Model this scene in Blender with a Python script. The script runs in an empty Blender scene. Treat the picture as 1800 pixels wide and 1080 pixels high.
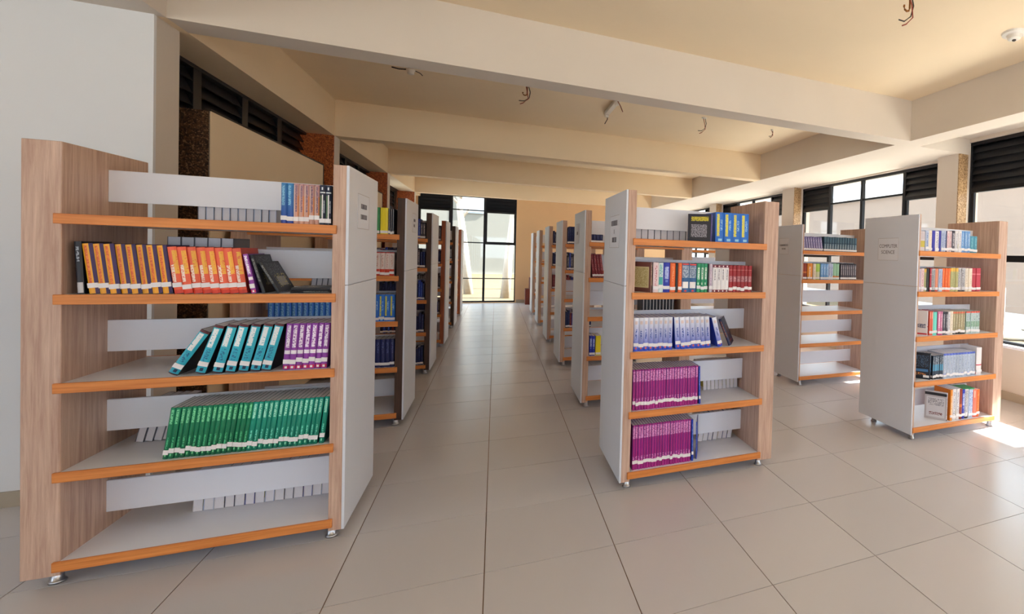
import bpy, bmesh, math, random
from mathutils import Matrix, Vector
random.seed(7)
SC = bpy.context.scene
COL = SC.collection
PI = math.pi

# ------------------------------------------------------------------ camera
F, CX, CY, TH, ROLL, PITCH = 892.264, 1296.994, 467.80, .4455, .0308, .0192
CAM = Vector((.0192, -2.5932, 1.5084))
def _cam_rows():
    c, s = math.cos, math.sin
    R = Matrix(((c(TH), -s(TH), 0), (0, 0, -1), (s(TH), c(TH), 0)))
    Rp = Matrix(((1, 0, 0), (0, c(PITCH), -s(PITCH)), (0, s(PITCH), c(PITCH))))
    Rr = Matrix(((c(ROLL), -s(ROLL), 0), (s(ROLL), c(ROLL), 0), (0, 0, 1)))
    return Rr @ Rp @ R
CM = _cam_rows()
def un(u, v, **k):
    """photo pixel (1800x1080) -> point on the plane x=, y= or z= that the thing touches"""
    (n, val), = k.items(); ax = 'xyz'.index(n)
    d = CM.transposed() @ Vector(((u - CX) / F, (v - CY) / F, 1))
    return CAM + d * ((val - CAM[ax]) / d[ax])
cd = bpy.data.cameras.new('camera'); cam = bpy.data.objects.new('camera', cd); COL.objects.link(cam)
r, d_, f_ = CM[0], CM[1], CM[2]
mw = Matrix(((r[0], -d_[0], -f_[0], CAM[0]), (r[1], -d_[1], -f_[1], CAM[1]), (r[2], -d_[2], -f_[2], CAM[2]), (0, 0, 0, 1)))
cam.matrix_world = mw
cd.sensor_fit = 'HORIZONTAL'; cd.sensor_width = 36; cd.lens = F / 1800 * 36
cd.shift_x = (900 - CX) / 1800; cd.shift_y = (CY - 540) / 1800
cd.clip_start = .05; cd.clip_end = 400
SC.camera = cam

# ------------------------------------------------------------------ light
w = bpy.data.worlds.new('sky'); SC.world = w; w.use_nodes = True
bg = w.node_tree.nodes['Background']
bg.inputs[0].default_value = (.70, .85, 1.0, 1); bg.inputs[1].default_value = 1.0
sd = bpy.data.lights.new('sun', 'SUN'); sun = bpy.data.objects.new('sun', sd); COL.objects.link(sun)
sd.energy = 8.0; sd.angle = math.radians(.6); sd.color = (1, .96, .90)
sun.rotation_euler = Vector((-math.cos(math.radians(40)), .10, -math.sin(math.radians(40)))).to_track_quat('-Z', 'Y').to_euler()
sun.location = (20, 0, 18)
def portal(loc, normal, sx, sy):
    l = bpy.data.lights.new('window_portal', 'AREA'); l.shape = 'RECTANGLE'; l.size = sx; l.size_y = sy
    l.cycles.is_portal = True
    o = bpy.data.objects.new('window_portal', l); COL.objects.link(o); o.location = loc
    o.rotation_euler = Vector(normal).to_track_quat('-Z', 'Z' if abs(normal[2]) < .5 else 'Y').to_euler()
portal((5.45, .0, 1.75), (-1, 0, 0), 3.7, 2.5); portal((5.45, 3.9, 1.7), (-1, 0, 0), 3.4, 2.2)
portal((5.45, 7.75, 1.7), (-1, 0, 0), 3.2, 2.2); portal((5.45, 11.3, 1.7), (-1, 0, 0), 2.6, 2.2)
portal((5.45, -4.9, 1.7), (-1, 0, 0), 4.4, 2.2)
portal((-2.5, 10.4, 1.7), (1, 0, 0), 2.8, 2.2)
portal((-.65, 13.3, 1.45), (0, -1, 0), 2.4, 2.9)
portal((-.4, -8.25, 1.6), (0, 1, 0), 9.4, 2.6)
portal((-6.25, -3.2, 1.6), (1, 0, 0), 7.4, 2.6)
vs = SC.view_settings
vs.view_transform = 'Standard'; vs.look = 'None'; vs.gamma = 1; vs.use_curve_mapping = False
vs.exposure = 2.48
SC.cycles.use_denoising = True
SC.cycles.diffuse_bounces = 12; SC.cycles.max_bounces = 16; SC.cycles.transparent_max_bounces = 12
SC.cycles.sample_clamp_indirect = 8
SC.cycles.caustics_reflective = False; SC.cycles.caustics_refractive = False

# ------------------------------------------------------------------ materials
def lin(c):
    f = lambda x: x / 12.92 if x <= .04045 else ((x + .055) / 1.055) ** 2.4
    return tuple(f(v / 255) for v in c) + (1,)
MATS = {}
def new_mat(name):
    m = bpy.data.materials.new(name); m.use_nodes = True
    nt = m.node_tree; return m, nt, nt.nodes['Principled BSDF']
def N(nt, typ, **kw):
    n = nt.nodes.new(typ)
    for k, v in kw.items(): setattr(n, k, v)
    return n
def mixc(nt, fac, a, b):
    n = N(nt, 'ShaderNodeMix', data_type='RGBA')
    for sock, v in ((n.inputs[0], fac), (n.inputs[6], a), (n.inputs[7], b)):
        if hasattr(v, 'is_output'): nt.links.new(v, sock)
        else: sock.default_value = v
    return n.outputs[2]
def math_(nt, op, a, b=None, c=None):
    n = N(nt, 'ShaderNodeMath', operation=op)
    for i, v in enumerate((a, b, c)):
        if v is None: continue
        if hasattr(v, 'is_output'): nt.links.new(v, n.inputs[i])
        else: n.inputs[i].default_value = v
    return n.outputs[0]
def plain(name, col, rough=.6, var=.06, scale=6., bump=0., metal=0., spec=.5, stretch=(1, 1, 1)):
    """one paint / plastic / metal: faint noise in the colour, optional fine relief"""
    if name in MATS: return MATS[name]
    m, nt, b = new_mat(name); c = lin(col)
    tc = N(nt, 'ShaderNodeTexCoord'); mp = N(nt, 'ShaderNodeMapping'); mp.inputs['Scale'].default_value = stretch
    nt.links.new(tc.outputs['Object'], mp.inputs[0])
    nz = N(nt, 'ShaderNodeTexNoise'); nz.inputs['Scale'].default_value = scale; nz.inputs['Detail'].default_value = 4
    nt.links.new(mp.outputs[0], nz.inputs[0])
    dark = tuple(v * (1 - var * 2) for v in c[:3]) + (1,); lite = tuple(min(1, v * (1 + var)) for v in c[:3]) + (1,)
    nt.links.new(mixc(nt, nz.outputs[0], dark, lite), b.inputs['Base Color'])
    b.inputs['Roughness'].default_value = rough; b.inputs['Metallic'].default_value = metal
    b.inputs['Specular IOR Level'].default_value = spec
    if bump:
        bp = N(nt, 'ShaderNodeBump'); bp.inputs['Strength'].default_value = bump; bp.inputs['Distance'].default_value = .004
        n2 = N(nt, 'ShaderNodeTexNoise'); n2.inputs['Scale'].default_value = scale * 14; n2.inputs['Detail'].default_value = 3
        nt.links.new(mp.outputs[0], n2.inputs[0]); nt.links.new(n2.outputs[0], bp.inputs['Height']); nt.links.new(bp.outputs[0], b.inputs['Normal'])
    MATS[name] = m; return m
def wood(name, c1, c2, axis='z', rough=.5, freq=26):
    if name in MATS: return MATS[name]
    m, nt, b = new_mat(name)
    tc = N(nt, 'ShaderNodeTexCoord'); mp = N(nt, 'ShaderNodeMapping')
    s = {'z': (freq, freq, 1.1), 'x': (1.1, freq, freq), 'y': (freq, 1.1, freq)}[axis]
    mp.inputs['Scale'].default_value = s
    nt.links.new(tc.outputs['Object'], mp.inputs[0])
    n1 = N(nt, 'ShaderNodeTexNoise'); n1.inputs['Scale'].default_value = 2.2; n1.inputs['Detail'].default_value = 7; n1.inputs['Roughness'].default_value = .68; n1.inputs['Distortion'].default_value = .35
    nt.links.new(mp.outputs[0], n1.inputs[0])
    rp = N(nt, 'ShaderNodeValToRGB'); e = rp.color_ramp.elements
    e[0].position = .32; e[0].color = lin(c1); e[1].position = .68; e[1].color = lin(c2)
    nt.links.new(n1.outputs[0], rp.inputs[0])
    nt.links.new(rp.outputs[0], b.inputs['Base Color']); b.inputs['Roughness'].default_value = rough
    bp = N(nt, 'ShaderNodeBump'); bp.inputs['Strength'].default_value = .08; bp.inputs['Distance'].default_value = .003
    nt.links.new(n1.outputs[0], bp.inputs['Height']); nt.links.new(bp.outputs[0], b.inputs['Normal'])
    MATS[name] = m; return m
def granite(name, c1, c2, c3):
    if name in MATS: return MATS[name]
    m, nt, b = new_mat(name)
    tc = N(nt, 'ShaderNodeTexCoord')
    v = N(nt, 'ShaderNodeTexVoronoi'); v.inputs['Scale'].default_value = 110
    n1 = N(nt, 'ShaderNodeTexNoise'); n1.inputs['Scale'].default_value = 70; n1.inputs['Detail'].default_value = 6
    nt.links.new(tc.outputs['Object'], v.inputs[0]); nt.links.new(tc.outputs['Object'], n1.inputs[0])
    rp = N(nt, 'ShaderNodeValToRGB'); e = rp.color_ramp.elements
    e[0].position = .38; e[0].color = lin(c1); e[1].position = .62; e[1].color = lin(c2)
    nt.links.new(n1.outputs[0], rp.inputs[0])
    sp = math_(nt, 'GREATER_THAN', v.outputs['Distance'], .72)
    nt.links.new(mixc(nt, sp, rp.outputs[0], lin(c3)), b.inputs['Base Color']); b.inputs['Roughness'].default_value = .3
    MATS[name] = m; return m
def tile_mat():
    m, nt, b = new_mat('floor_tile')
    tc = N(nt, 'ShaderNodeTexCoord'); oi = N(nt, 'ShaderNodeObjectInfo'); geo = N(nt, 'ShaderNodeNewGeometry')
    n1 = N(nt, 'ShaderNodeTexNoise'); n1.inputs['Scale'].default_value = 1.1; n1.inputs['Detail'].default_value = 3
    nt.links.new(geo.outputs['Position'], n1.inputs[0])
    f = math_(nt, 'MULTIPLY_ADD', oi.outputs['Random'], .45, math_(nt, 'MULTIPLY', n1.outputs[0], .55))
    nt.links.new(mixc(nt, f, lin((193, 192, 196)), lin((204, 203, 207))), b.inputs['Base Color'])
    n2 = N(nt, 'ShaderNodeTexNoise'); n2.inputs['Scale'].default_value = 9; n2.inputs['Detail'].default_value = 6
    nt.links.new(geo.outputs['Position'], n2.inputs[0])
    nt.links.new(math_(nt, 'MULTIPLY_ADD', n2.outputs[0], .03, .25), b.inputs['Roughness'])
    bp = N(nt, 'ShaderNodeBump'); bp.inputs['Strength'].default_value = .02; bp.inputs['Distance'].default_value = .01
    nt.links.new(n1.outputs[0], bp.inputs['Height']); nt.links.new(bp.outputs[0], b.inputs['Normal'])
    return m
def glass_mat():
    m, nt, b = new_mat('window_glass'); nt.nodes.remove(b)
    out = nt.nodes['Material Output']; t = N(nt, 'ShaderNodeBsdfTransparent'); t.inputs[0].default_value = (.96, .97, .96, 1)
    g = N(nt, 'ShaderNodeBsdfGlossy'); g.inputs['Roughness'].default_value = .03
    mx = N(nt, 'ShaderNodeMixShader'); mx.inputs[0].default_value = .035
    nt.links.new(t.outputs[0], mx.inputs[1]); nt.links.new(g.outputs[0], mx.inputs[2]); nt.links.new(mx.outputs[0], out.inputs[0])
    return m
PAINT = plain('off_white_daylit_paint', (214, 205, 194), .75, .03, 2.0, .05)
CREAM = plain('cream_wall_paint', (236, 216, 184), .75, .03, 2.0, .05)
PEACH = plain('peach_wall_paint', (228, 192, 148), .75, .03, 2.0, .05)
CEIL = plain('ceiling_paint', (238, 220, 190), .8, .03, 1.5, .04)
BLOWNP = plain('blown_lit_wall_paint', (222, 225, 229), .7, .02, 2.0, .04)  # strong light on the return wall, put into its paint
SKIRT = plain('skirting_tile', (176, 164, 146), .4, .06, 5)
GROUT = plain('brown_grout', (122, 96, 78), .9, .1, 30)
TILE = tile_mat(); GLASS = glass_mat()
BLACK = plain('black_window_metal', (22, 24, 30), .38, .08, 8, 0, .3)
GRAN_D = granite('dark_brown_granite', (38, 26, 20), (92, 66, 46), (140, 110, 84))
GRAN_O = granite('orange_brown_lit_granite', (160, 78, 38), (216, 122, 66), (110, 52, 28))  # orange-brown granite, its colour raised for the light falling on it
STONE = granite('tan_stone', (150, 118, 82), (206, 176, 138), (120, 90, 60))
LAM = plain('white_laminate', (229, 233, 244), .38, .015, 3)
PANEL = plain('white_end_panel', (218, 223, 234), .36, .02, 2.5)
SHELFW = plain('grey_white_shelf_laminate', (230, 234, 242), .4, .02, 3)
EDGE = wood('orange_beech_edging', (196, 112, 48), (230, 150, 78), 'x', .45, 30)
CHROME = plain('chrome_leg', (186, 186, 190), .28, .03, 10, 0, 1.0)
PAPER = plain('sign_paper', (225, 228, 237), .7, .01, 10)
INK = plain('dark_ink', (70, 64, 76), .7, .05, 10)
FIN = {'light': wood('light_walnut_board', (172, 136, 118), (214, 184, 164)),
       'dark': wood('shaded_walnut_board', (52, 34, 26), (84, 56, 42)),  # shade on the aisle-side boards, painted into the wood colour
       'red': wood('warm_lit_walnut_board', (142, 70, 38), (184, 100, 58))}  # same boards in warm light, the glow painted into the wood

# ------------------------------------------------------------------ mesh helpers
def box(bm, x0, x1, y0, y1, z0, z1, mi=0):
    vs_ = [bm.verts.new(p) for p in ((x0, y0, z0), (x1, y0, z0), (x1, y1, z0), (x0, y1, z0), (x0, y0, z1), (x1, y0, z1), (x1, y1, z1), (x0, y1, z1))]
    for f in ((3, 2, 1, 0), (4, 5, 6, 7), (0, 1, 5, 4), (1, 2, 6, 5), (2, 3, 7, 6), (3, 0, 4, 7)):
        bm.faces.new([vs_[i] for i in f]).material_index = mi
def mesh(name, bm, mats, bevel=0, smooth=False):
    if bevel:
        bmesh.ops.bevel(bm, geom=list(bm.edges), offset=bevel, segments=1, affect='EDGES', profile=.5)
    bmesh.ops.recalc_face_normals(bm, faces=bm.faces)
    me = bpy.data.meshes.new(name); bm.to_mesh(me); bm.free()
    for m in (mats if isinstance(mats, (list, tuple)) else [mats]): me.materials.append(m)
    if smooth:
        for p in me.polygons: p.use_smooth = True
    return me
def boxmesh(name, dims, mat, bevel=0):
    bm = bmesh.new(); box(bm, *dims); return mesh(name, bm, mat, bevel)
def obj(name, me, parent=None, loc=(0, 0, 0), rot=None):
    o = bpy.data.objects.new(name, me); COL.objects.link(o); o.location = loc
    if rot: o.rotation_euler = rot
    if parent: o.parent = parent
    return o
def bxo(name, dims, mat, parent=None, bevel=0, kind=None):
    """box object whose origin sits at the middle of its base"""
    x0, x1, y0, y1, z0, z1 = dims; cx, cy = (x0 + x1) / 2, (y0 + y1) / 2
    o = obj(name, boxmesh(name, (x0 - cx, x1 - cx, y0 - cy, y1 - cy, 0, z1 - z0), mat, bevel), parent, (cx, cy, z0))
    if kind: o['kind'] = kind
    return o
def thing(name, label, cat, loc=(0, 0, 0), group=None, rot=None):
    o = obj(name, None, None, loc, rot); o.empty_display_size = .05
    o['label'] = label; o['category'] = cat
    if group: o['group'] = group
    return o
def structure(name, label=None):
    o = obj(name, None); o['kind'] = 'structure'; o.empty_display_size = .05
    if label: o['label'] = label
    return o
def tube(bm, pts, rad, seg=6):
    rings = []
    for i, p in enumerate(pts):
        p = Vector(p); a = Vector(pts[max(i - 1, 0)]); b = Vector(pts[min(i + 1, len(pts) - 1)])
        t = (b - a).normalized(); n = t.orthogonal().normalized(); q = t.cross(n)
        rr = rad[i] if isinstance(rad, (list, tuple)) else rad
        rings.append([bm.verts.new(p + (n * math.cos(k * 2 * PI / seg) + q * math.sin(k * 2 * PI / seg)) * rr) for k in range(seg)])
    for a, b in zip(rings, rings[1:]):
        for k in range(seg): bm.faces.new((a[k], a[(k + 1) % seg], b[(k + 1) % seg], b[k]))
    bm.faces.new(rings[0][::-1]); bm.faces.new(rings[-1])
def lathe(bm, prof, seg=16):
    rings = [[bm.verts.new((rr * math.cos(k * 2 * PI / seg), rr * math.sin(k * 2 * PI / seg), z)) for k in range(seg)] for rr, z in prof]
    for a, b in zip(rings, rings[1:]):
        for k in range(seg): bm.faces.new((a[k], a[(k + 1) % seg], b[(k + 1) % seg], b[k]))
    bm.faces.new(rings[0][::-1]); bm.faces.new(rings[-1])
def wall_boxes(bm, axis, p0, p1, s0, s1, z0, z1, holes):
    """wall slab between p0..p1 (thickness), s0..s1 along it, with rectangular holes (sa, sb, za, zb)"""
    def add(a, b, za, zb):
        if b - a < 1e-4 or zb - za < 1e-4: return
        box(bm, *((p0, p1, a, b) if axis == 'x' else (a, b, p0, p1)), za, zb)
    cur = s0
    for sa, sb, za, zb in sorted(holes):
        add(cur, sa, z0, z1); add(sa, sb, z0, za); add(sa, sb, zb, z1); cur = sb
    add(cur, s1, z0, z1)

# ------------------------------------------------------------------ room shell
ZB, ZC = 2.83, 3.27
YF = 13.0
BEAMS = ((1.66, 1.90), (5.17, 5.40), (8.55, 8.78), (11.95, 12.18))
LPIERS = ((1.66, 1.905), (5.17, 5.40), (8.55, 8.78), (11.95, 12.18))
RPIERS = ((1.83, 2.16), (5.58, 6.02), (9.32, 9.76), (12.75, 13.0))
# floor: recessed grout bed, every tile that reads as a tile is its own piece
fl = bxo('floor', (-6.2, 5.4, -8.2, 13.2, -.12, -.003), GROUT, kind='structure')
fl_o = fl.location
T = .6; g = .0022
tm = boxmesh('tile', (g - .3, .3 - g, g - .3, .3 - g, -.004, 0), TILE)
stuff = bmesh.new()
for i in range(-11, 9):
    for j in range(-14, 22):
        x, y = i * T + .3, j * T + .3
        if x + .3 > 5.45 or y + .3 > 13.3 or x - .3 < -6.3: continue
        if -3.0 < x and -1.9 < y < 8.5:
            obj('tile', tm, fl, (x - fl_o.x, y - fl_o.y, -fl_o.z))
        else:
            box(stuff, x - .3 + g, x + .3 - g, y - .3 + g, y + .3 - g, -.004, 0)
o = obj('tile_field', mesh('tile_field', stuff, TILE), fl, (-fl_o.x, -fl_o.y, -fl_o.z)); o['kind'] = 'stuff'
# ceiling and beams
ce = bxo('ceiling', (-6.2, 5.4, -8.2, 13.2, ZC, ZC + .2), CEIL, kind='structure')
def kid(name, dims, mat, parent, bevel=0):
    o = bxo(name, dims, mat, None, bevel); o.location -= parent.location; o.parent = parent; return o
for k, (a, b) in enumerate(BEAMS): kid('beam', (-1.785, 4.10, a, b, ZB, ZC), CREAM if k else PAINT, ce)  # one beam paint; cool near daylight is put into the first beam's colour
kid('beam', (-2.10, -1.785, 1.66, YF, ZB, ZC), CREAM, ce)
kid('beam', (-2.90, -1.785, -8.0, 1.66, ZB, ZC), PAINT, ce)  # near stretch of the same beam in the cool daylit tone
kid('beam', (4.10, 5.2, 1.81, YF, ZB, ZC), PAINT, ce)
kid('beam', (4.10, 4.38, -8.0, 1.81, ZB, ZC), PAINT, ce)
kid('lowered_slab', (4.38, 5.2, -8.0, 1.81, 3.02, ZC), PAINT, ce)
# far wall
FW = (-1.84, .53, .02, 2.93)
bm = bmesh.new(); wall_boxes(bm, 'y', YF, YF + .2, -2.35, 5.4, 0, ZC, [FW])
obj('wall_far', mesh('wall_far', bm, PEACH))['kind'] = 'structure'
bxo('baseboard_far', (.56, 5.2, YF - .015, YF, 0, .09), SKIRT, kind='structure')
# right wall
W1 = (-1.75, 1.83, .6, 2.98); W2 = (2.16, 5.58, .6, 2.81); W3 = (6.02, 9.32, .6, 2.81); W4 = (9.76, 12.75, .6, 2.81); W0 = (-7.2, -2.6, .6, 2.81)
bm = bmesh.new(); wall_boxes(bm, 'x', 5.2, 5.4, -8.2, 13.2, 0, ZC, [W0, W1, W2, W3, W4])
wr = obj('wall_right', mesh('wall_right', bm, PAINT)); wr['kind'] = 'structure'
for a, b in RPIERS:
    top = 3.02 if a < 1.83 + .01 else ZB
    bxo('pier', (5.05, 5.2, a + .012, b, 0, ZB), PAINT, wr)
    bxo('stone_facing', (5.052, 5.2, a - .004, a + .012, .62, top), STONE, wr)
bxo('baseboard_right', (5.185, 5.2, -8, 13, 0, .09), SKIRT, kind='structure')
for k, (a, b, _, _) in enumerate((W1, W2, W3, W4)): bxo('window_sill', (5.12, 5.24, a, b, .585, .612), LAM, wr, .003)
# return wall painted blown bright, with its pier, left
bxo('wall_return', (-6.0, -1.826, 1.634, 1.66, 0, ZB), BLOWNP, kind='structure')
bxo('baseboard_return', (-6.0, -1.83, 1.62, 1.634, 0, .085), SKIRT, kind='structure')
# left wall
bm = bmesh.new(); wall_boxes(bm, 'x', -2.35, -2.14, 1.66, YF, 0, ZC, [(8.98, 11.8, .6, 2.81)])
wl = obj('wall_left', mesh('wall_left', bm, GRAN_D)); wl['kind'] = 'structure'
for k, (a, b) in enumerate(LPIERS):
    bxo('pier', (-2.14, -1.827 if k == 0 else -1.785, a + (0 if k == 0 else .012), b, 0, ZB), PAINT, wl)
    if k: bxo('granite_facing', (-2.14, -1.790, a - .004, a + .012, 0, ZB), GRAN_O, wl)
TRIM = plain('dark_edge_strip', (40, 32, 24), .6, .2, 30)
for k in range(3):
    a, b = LPIERS[k][1] + .335, LPIERS[k + 1][0] - .37
    zt = 2.41 if k < 2 else .62
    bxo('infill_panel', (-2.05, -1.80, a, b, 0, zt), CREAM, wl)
    bxo('granite_facing', (-2.05, -1.806, a - .016, a, 0, zt), GRAN_D, wl)
    bxo('granite_facing', (-2.05, -1.806, b, b + .016, 0, zt), GRAN_O, wl)
    bxo('edge_strip', (-1.83, -1.798, a - .01, b + .02, zt, zt + .014), TRIM, wl)
    bxo('edge_strip', (-1.806, -1.797, b - .004, b + .02, 0, zt), TRIM, wl)
# hall behind the camera
bm = bmesh.new(); wall_boxes(bm, 'y', -8.2, -8.0, -6.2, 5.4, 0, ZC, [(-4.6, -2.4, .9, 2.25), (-1.5, .7, .9, 2.25), (1.6, 3.8, .9, 2.25)])
obj('wall_back', mesh('wall_back', bm, PAINT))['kind'] = 'structure'
bm = bmesh.new(); wall_boxes(bm, 'x', -6.2, -6.0, -8.0, 1.66, 0, ZC, [(-6.4, -4.2, .9, 2.25), (-3.0, -.8, .9, 2.25)])
obj('wall_left_hall', mesh('wall_left_hall', bm, PAINT))['kind'] = 'structure'

# ------------------------------------------------------------------ windows
slat_cache = {}
def louver(parent, axis, p, s0, s1, z0, z1, pitch=.085, inward=-1):
    """bank of overlapping black slats; p = plane position, s along the wall"""
    L = s1 - s0; n = max(2, round((z1 - z0) / pitch)); pt = (z1 - z0) / n
    key = (axis, round(L, 3), round(pt, 4), inward)
    if key not in slat_cache:
        bm = bmesh.new(); hh = pt * .62
        box(bm, -L / 2, L / 2, -.004, .004, -hh, hh)
        bmesh.ops.rotate(bm, verts=bm.verts, cent=(0, 0, 0), matrix=Matrix.Rotation(math.radians(24) , 3, 'X'))
        if axis == 'x': bmesh.ops.rotate(bm, verts=bm.verts, cent=(0, 0, 0), matrix=Matrix.Rotation(-inward * PI / 2, 3, 'Z'))
        slat_cache[key] = mesh('slat', bm, BLACK)
    for k in range(n):
        z = z0 + (k + .5) * pt
        obj('slat', slat_cache[key], parent, (p, (s0 + s1) / 2, z) if axis == 'x' else ((s0 + s1) / 2, p, z))
def bar(parent, name, axis, p, dp, s0, s1, z0, z1, mat=None):
    bxo(name, (p - dp, p + dp, s0, s1, z0, z1) if axis == 'x' else (s0, s1, p - dp, p + dp, z0, z1), mat or BLACK, parent, .002)
def pane(parent, axis, p, s0, s1, z0, z1):
    bxo('pane', (p - .003, p + .003, s0, s1, z0, z1) if axis == 'x' else (s0, s1, p - .003, p + .003, z0, z1), GLASS, parent)
def window(n, axis, p, cols, z0, z1, label, inward=-1, zl=2.42, zm=1.575, zr=2.465):
    """cols: list of (s0, s1, kind); kind 'L' = louvre over a hinged light, 'C' = fixed lights"""
    w_ = structure('window_%d' % n, label)
    s0, s1 = cols[0][0], cols[-1][1]; e = .028
    bar(w_, 'frame_head', axis, p, .03, s0, s1, z1 - .04, z1); bar(w_, 'frame_sill', axis, p, .03, s0, s1, z0, z0 + .04)
    for s in sorted({c[0] for c in cols} | {c[1] for c in cols}):
        a, b = max(s - e, s0), min(s + e, s1); bar(w_, 'mullion', axis, p, .028, a, b, z0 + .04, z1 - .04)
    for a, b, k in cols:
        a += e; b -= e
        if k == 'L':
            louver(w_, axis, p, a, b, zl, z1 - .04, inward=inward)
            bar(w_, 'rail', axis, p, .026, a, b, zl - .05, zl)
            bar(w_, 'rail', axis, p, .026, a, b, zm - .04, zm + .035)
            for q0, q1 in ((a, a + .035), (b - .035, b)): bar(w_, 'hinged_light_stile', axis, p, .02, q0, q1, zm + .035, zl - .05)
            pane(w_, axis, p, a + .035, b - .035, zm + .035, zl - .05); pane(w_, axis, p, a, b, z0 + .04, zm - .04)
        else:
            bar(w_, 'rail', axis, p, .02, a, b, zr - .015, zr + .015); bar(w_, 'rail', axis, p, .02, a, b, zm - .015, zm + .015)
            pane(w_, axis, p, a, b, zr + .015, z1 - .04); pane(w_, axis, p, a, b, zm + .015, zr - .015); pane(w_, axis, p, a, b, z0 + .04, zm - .015)
    return w_
def cols4(a, b): return [(a, a + .78, 'L'), (a + .78, (a + b) / 2, 'C'), ((a + b) / 2, b - .86, 'C'), (b - .86, b, 'L')]
window(1, 'x', 5.27, [(-1.75, -.9, 'L'), (-.9, -.05, 'C'), (-.05, .82, 'C'), (.82, 1.83, 'L')], .6, 2.98, 'black framed window with louvres beside the computer science bookcase')
window(2, 'x', 5.27, cols4(*W2[:2]), .6, 2.81, 'black framed window with louvres at both ends')
window(3, 'x', 5.27, cols4(*W3[:2]), .6, 2.81, 'black framed window beyond the second pier')
window(4, 'x', 5.27, cols4(*W4[:2]), .6, 2.81, 'black framed window next to the far wall')
fw = window(5, 'y', YF + .08, [(-1.84, -1.07, 'L'), (-1.07, -.27, 'C'), (-.27, .53, 'L')], .02, 2.93, 'tall black framed window at the end of the aisle', zl=2.54, zm=1.66, zr=2.54)
for a, b in ((-1.81, -1.10), (-1.04, -.30), (-.24, .50)): bar(fw, 'rail', 'y', YF + .08, .018, a, b, .665, .69)
for k in range(3):
    a, b = LPIERS[k][1], LPIERS[k + 1][0]
    if k < 2:
        w_ = structure('window_%d' % (6 + k), 'strip of black louvres above the cream infill panel')
        n = 4; L = (b - a) / n
        for q in range(n):
            bar(w_, 'mullion', 'x', -2.09, .03, a + q * L - (.0 if q == 0 else .06), a + q * L + .06, 2.40, ZB)
            louver(w_, 'x', -2.09, a + q * L + .06, a + (q + 1) * L - .06, 2.43, 2.80, inward=1)
        bar(w_, 'frame_head', 'x', -2.09, .035, a, b, 2.80, ZB); bar(w_, 'frame_sill', 'x', -2.09, .035, a, b, 2.39, 2.43)
    else:
        window(8, 'x', -2.20, [(8.98, 9.7, 'L'), (9.7, 10.4, 'C'), (10.4, 11.1, 'C'), (11.1, 11.8, 'L')], .6, 2.81, 'black framed window with louvres on the granite side', inward=1)

# ------------------------------------------------------------------ bookcases
SHZ = (1.600, 1.257, .879, .497, .112)      # tops of the five shelves
STR = (1.675, 1.318, .962, .581, .19)       # undersides of the white back strips
DEP, DEPP, HGT, BOT, LEN = .59, .68, 1.905, .05, 1.10
leg_bm = bmesh.new(); lathe(leg_bm, [(.027, 0), (.028, .006), (.026, .010), (.020, .014), (.019, .05), (.019, .07)], 14)
LEG = mesh('leg', leg_bm, CHROME, 0, True)
unit_cache = {}
def unit_meshes(s, fin, ta=.066):
    key = (s, fin, ta)
    if key in unit_cache: return unit_cache[key]
    X = lambda a, b: (min(s * a, s * b), max(s * a, s * b))
    W_ = FIN[fin]; parts = []
    def P(name, ax, y, z, mat, bev=.002, sub=None): parts.append((name, boxmesh(name, (*X(*ax), *y, *z), mat, bev), sub))
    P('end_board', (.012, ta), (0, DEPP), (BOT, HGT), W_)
    P('end_board', (.985, LEN), (0, DEP), (BOT, HGT), FIN['light'])
    P('lower_end_panel', (0, .012), (0, DEPP), (BOT, 1.2985), PANEL, .001)
    P('upper_end_panel', (0, .012), (0, DEPP), (1.3015, HGT), PANEL, .001)
    for z in SHZ:
        P('shelf', (ta, .985), (0, DEP), (z - .04, z), SHELFW, 0)
        P('shelf_edging', (ta - .018, 1.004), (-.014, 0), (z - .042, z + .001), EDGE, .002, 'shelf')
        P('shelf_edging', (ta + .001, 1.004), (DEP, DEP + .014), (z - .042, z + .001), EDGE, .002, 'shelf')
    for z in STR: P('back_strip', (ta, .985), (.285, .301), (z, z + .15), LAM, .001)
    unit_cache[key] = parts; return parts
def text_mesh(txt, size, dy):
    c = bpy.data.curves.new('lettering', 'FONT'); c.body = txt; c.size = size; c.align_x = 'CENTER'; c.align_y = 'CENTER'; c.space_line = 1.15
    o = bpy.data.objects.new('lettering', c); COL.objects.link(o)
    dg = bpy.context.evaluated_depsgraph_get(); me = bpy.data.meshes.new_from_object(o.evaluated_get(dg))
    bpy.data.objects.remove(o); me.materials.clear(); me.materials.append(INK); me.transform(Matrix.Translation((0, dy, 0))); return me
def strokes_mesh(lines, seed):
    """a printed word too small to read: short upright and level ink strokes on one line"""
    rnd = random.Random(seed); bm = bmesh.new(); out = []
    for (wd, zc, h) in lines:
        x = -wd / 2
        while x < wd / 2 - .006:
            lw = rnd.uniform(.010, .014); k = rnd.random()
            box(bm, x, x + .0032, zc - h / 2, zc + h / 2, 0, .0006)
            if k < .7: box(bm, x, x + lw * .8, zc + h / 2 - .003, zc + h / 2, 0, .0006)
            if k > .35: box(bm, x + lw * .8 - .003, x + lw * .8, zc - h / 2, zc + h / 2, 0, .0006)
            if k > .55: box(bm, x, x + lw * .8, zc - .0015, zc + .0015, 0, .0006)
            if k < .4: box(bm, x, x + lw * .8, zc - h / 2, zc - h / 2 + .003, 0, .0006)
            x += lw + .003
        out.append(mesh('lettering', bm, plain('faded_ink', (112, 106, 116), .7))); bm = bmesh.new()
    return out
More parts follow.
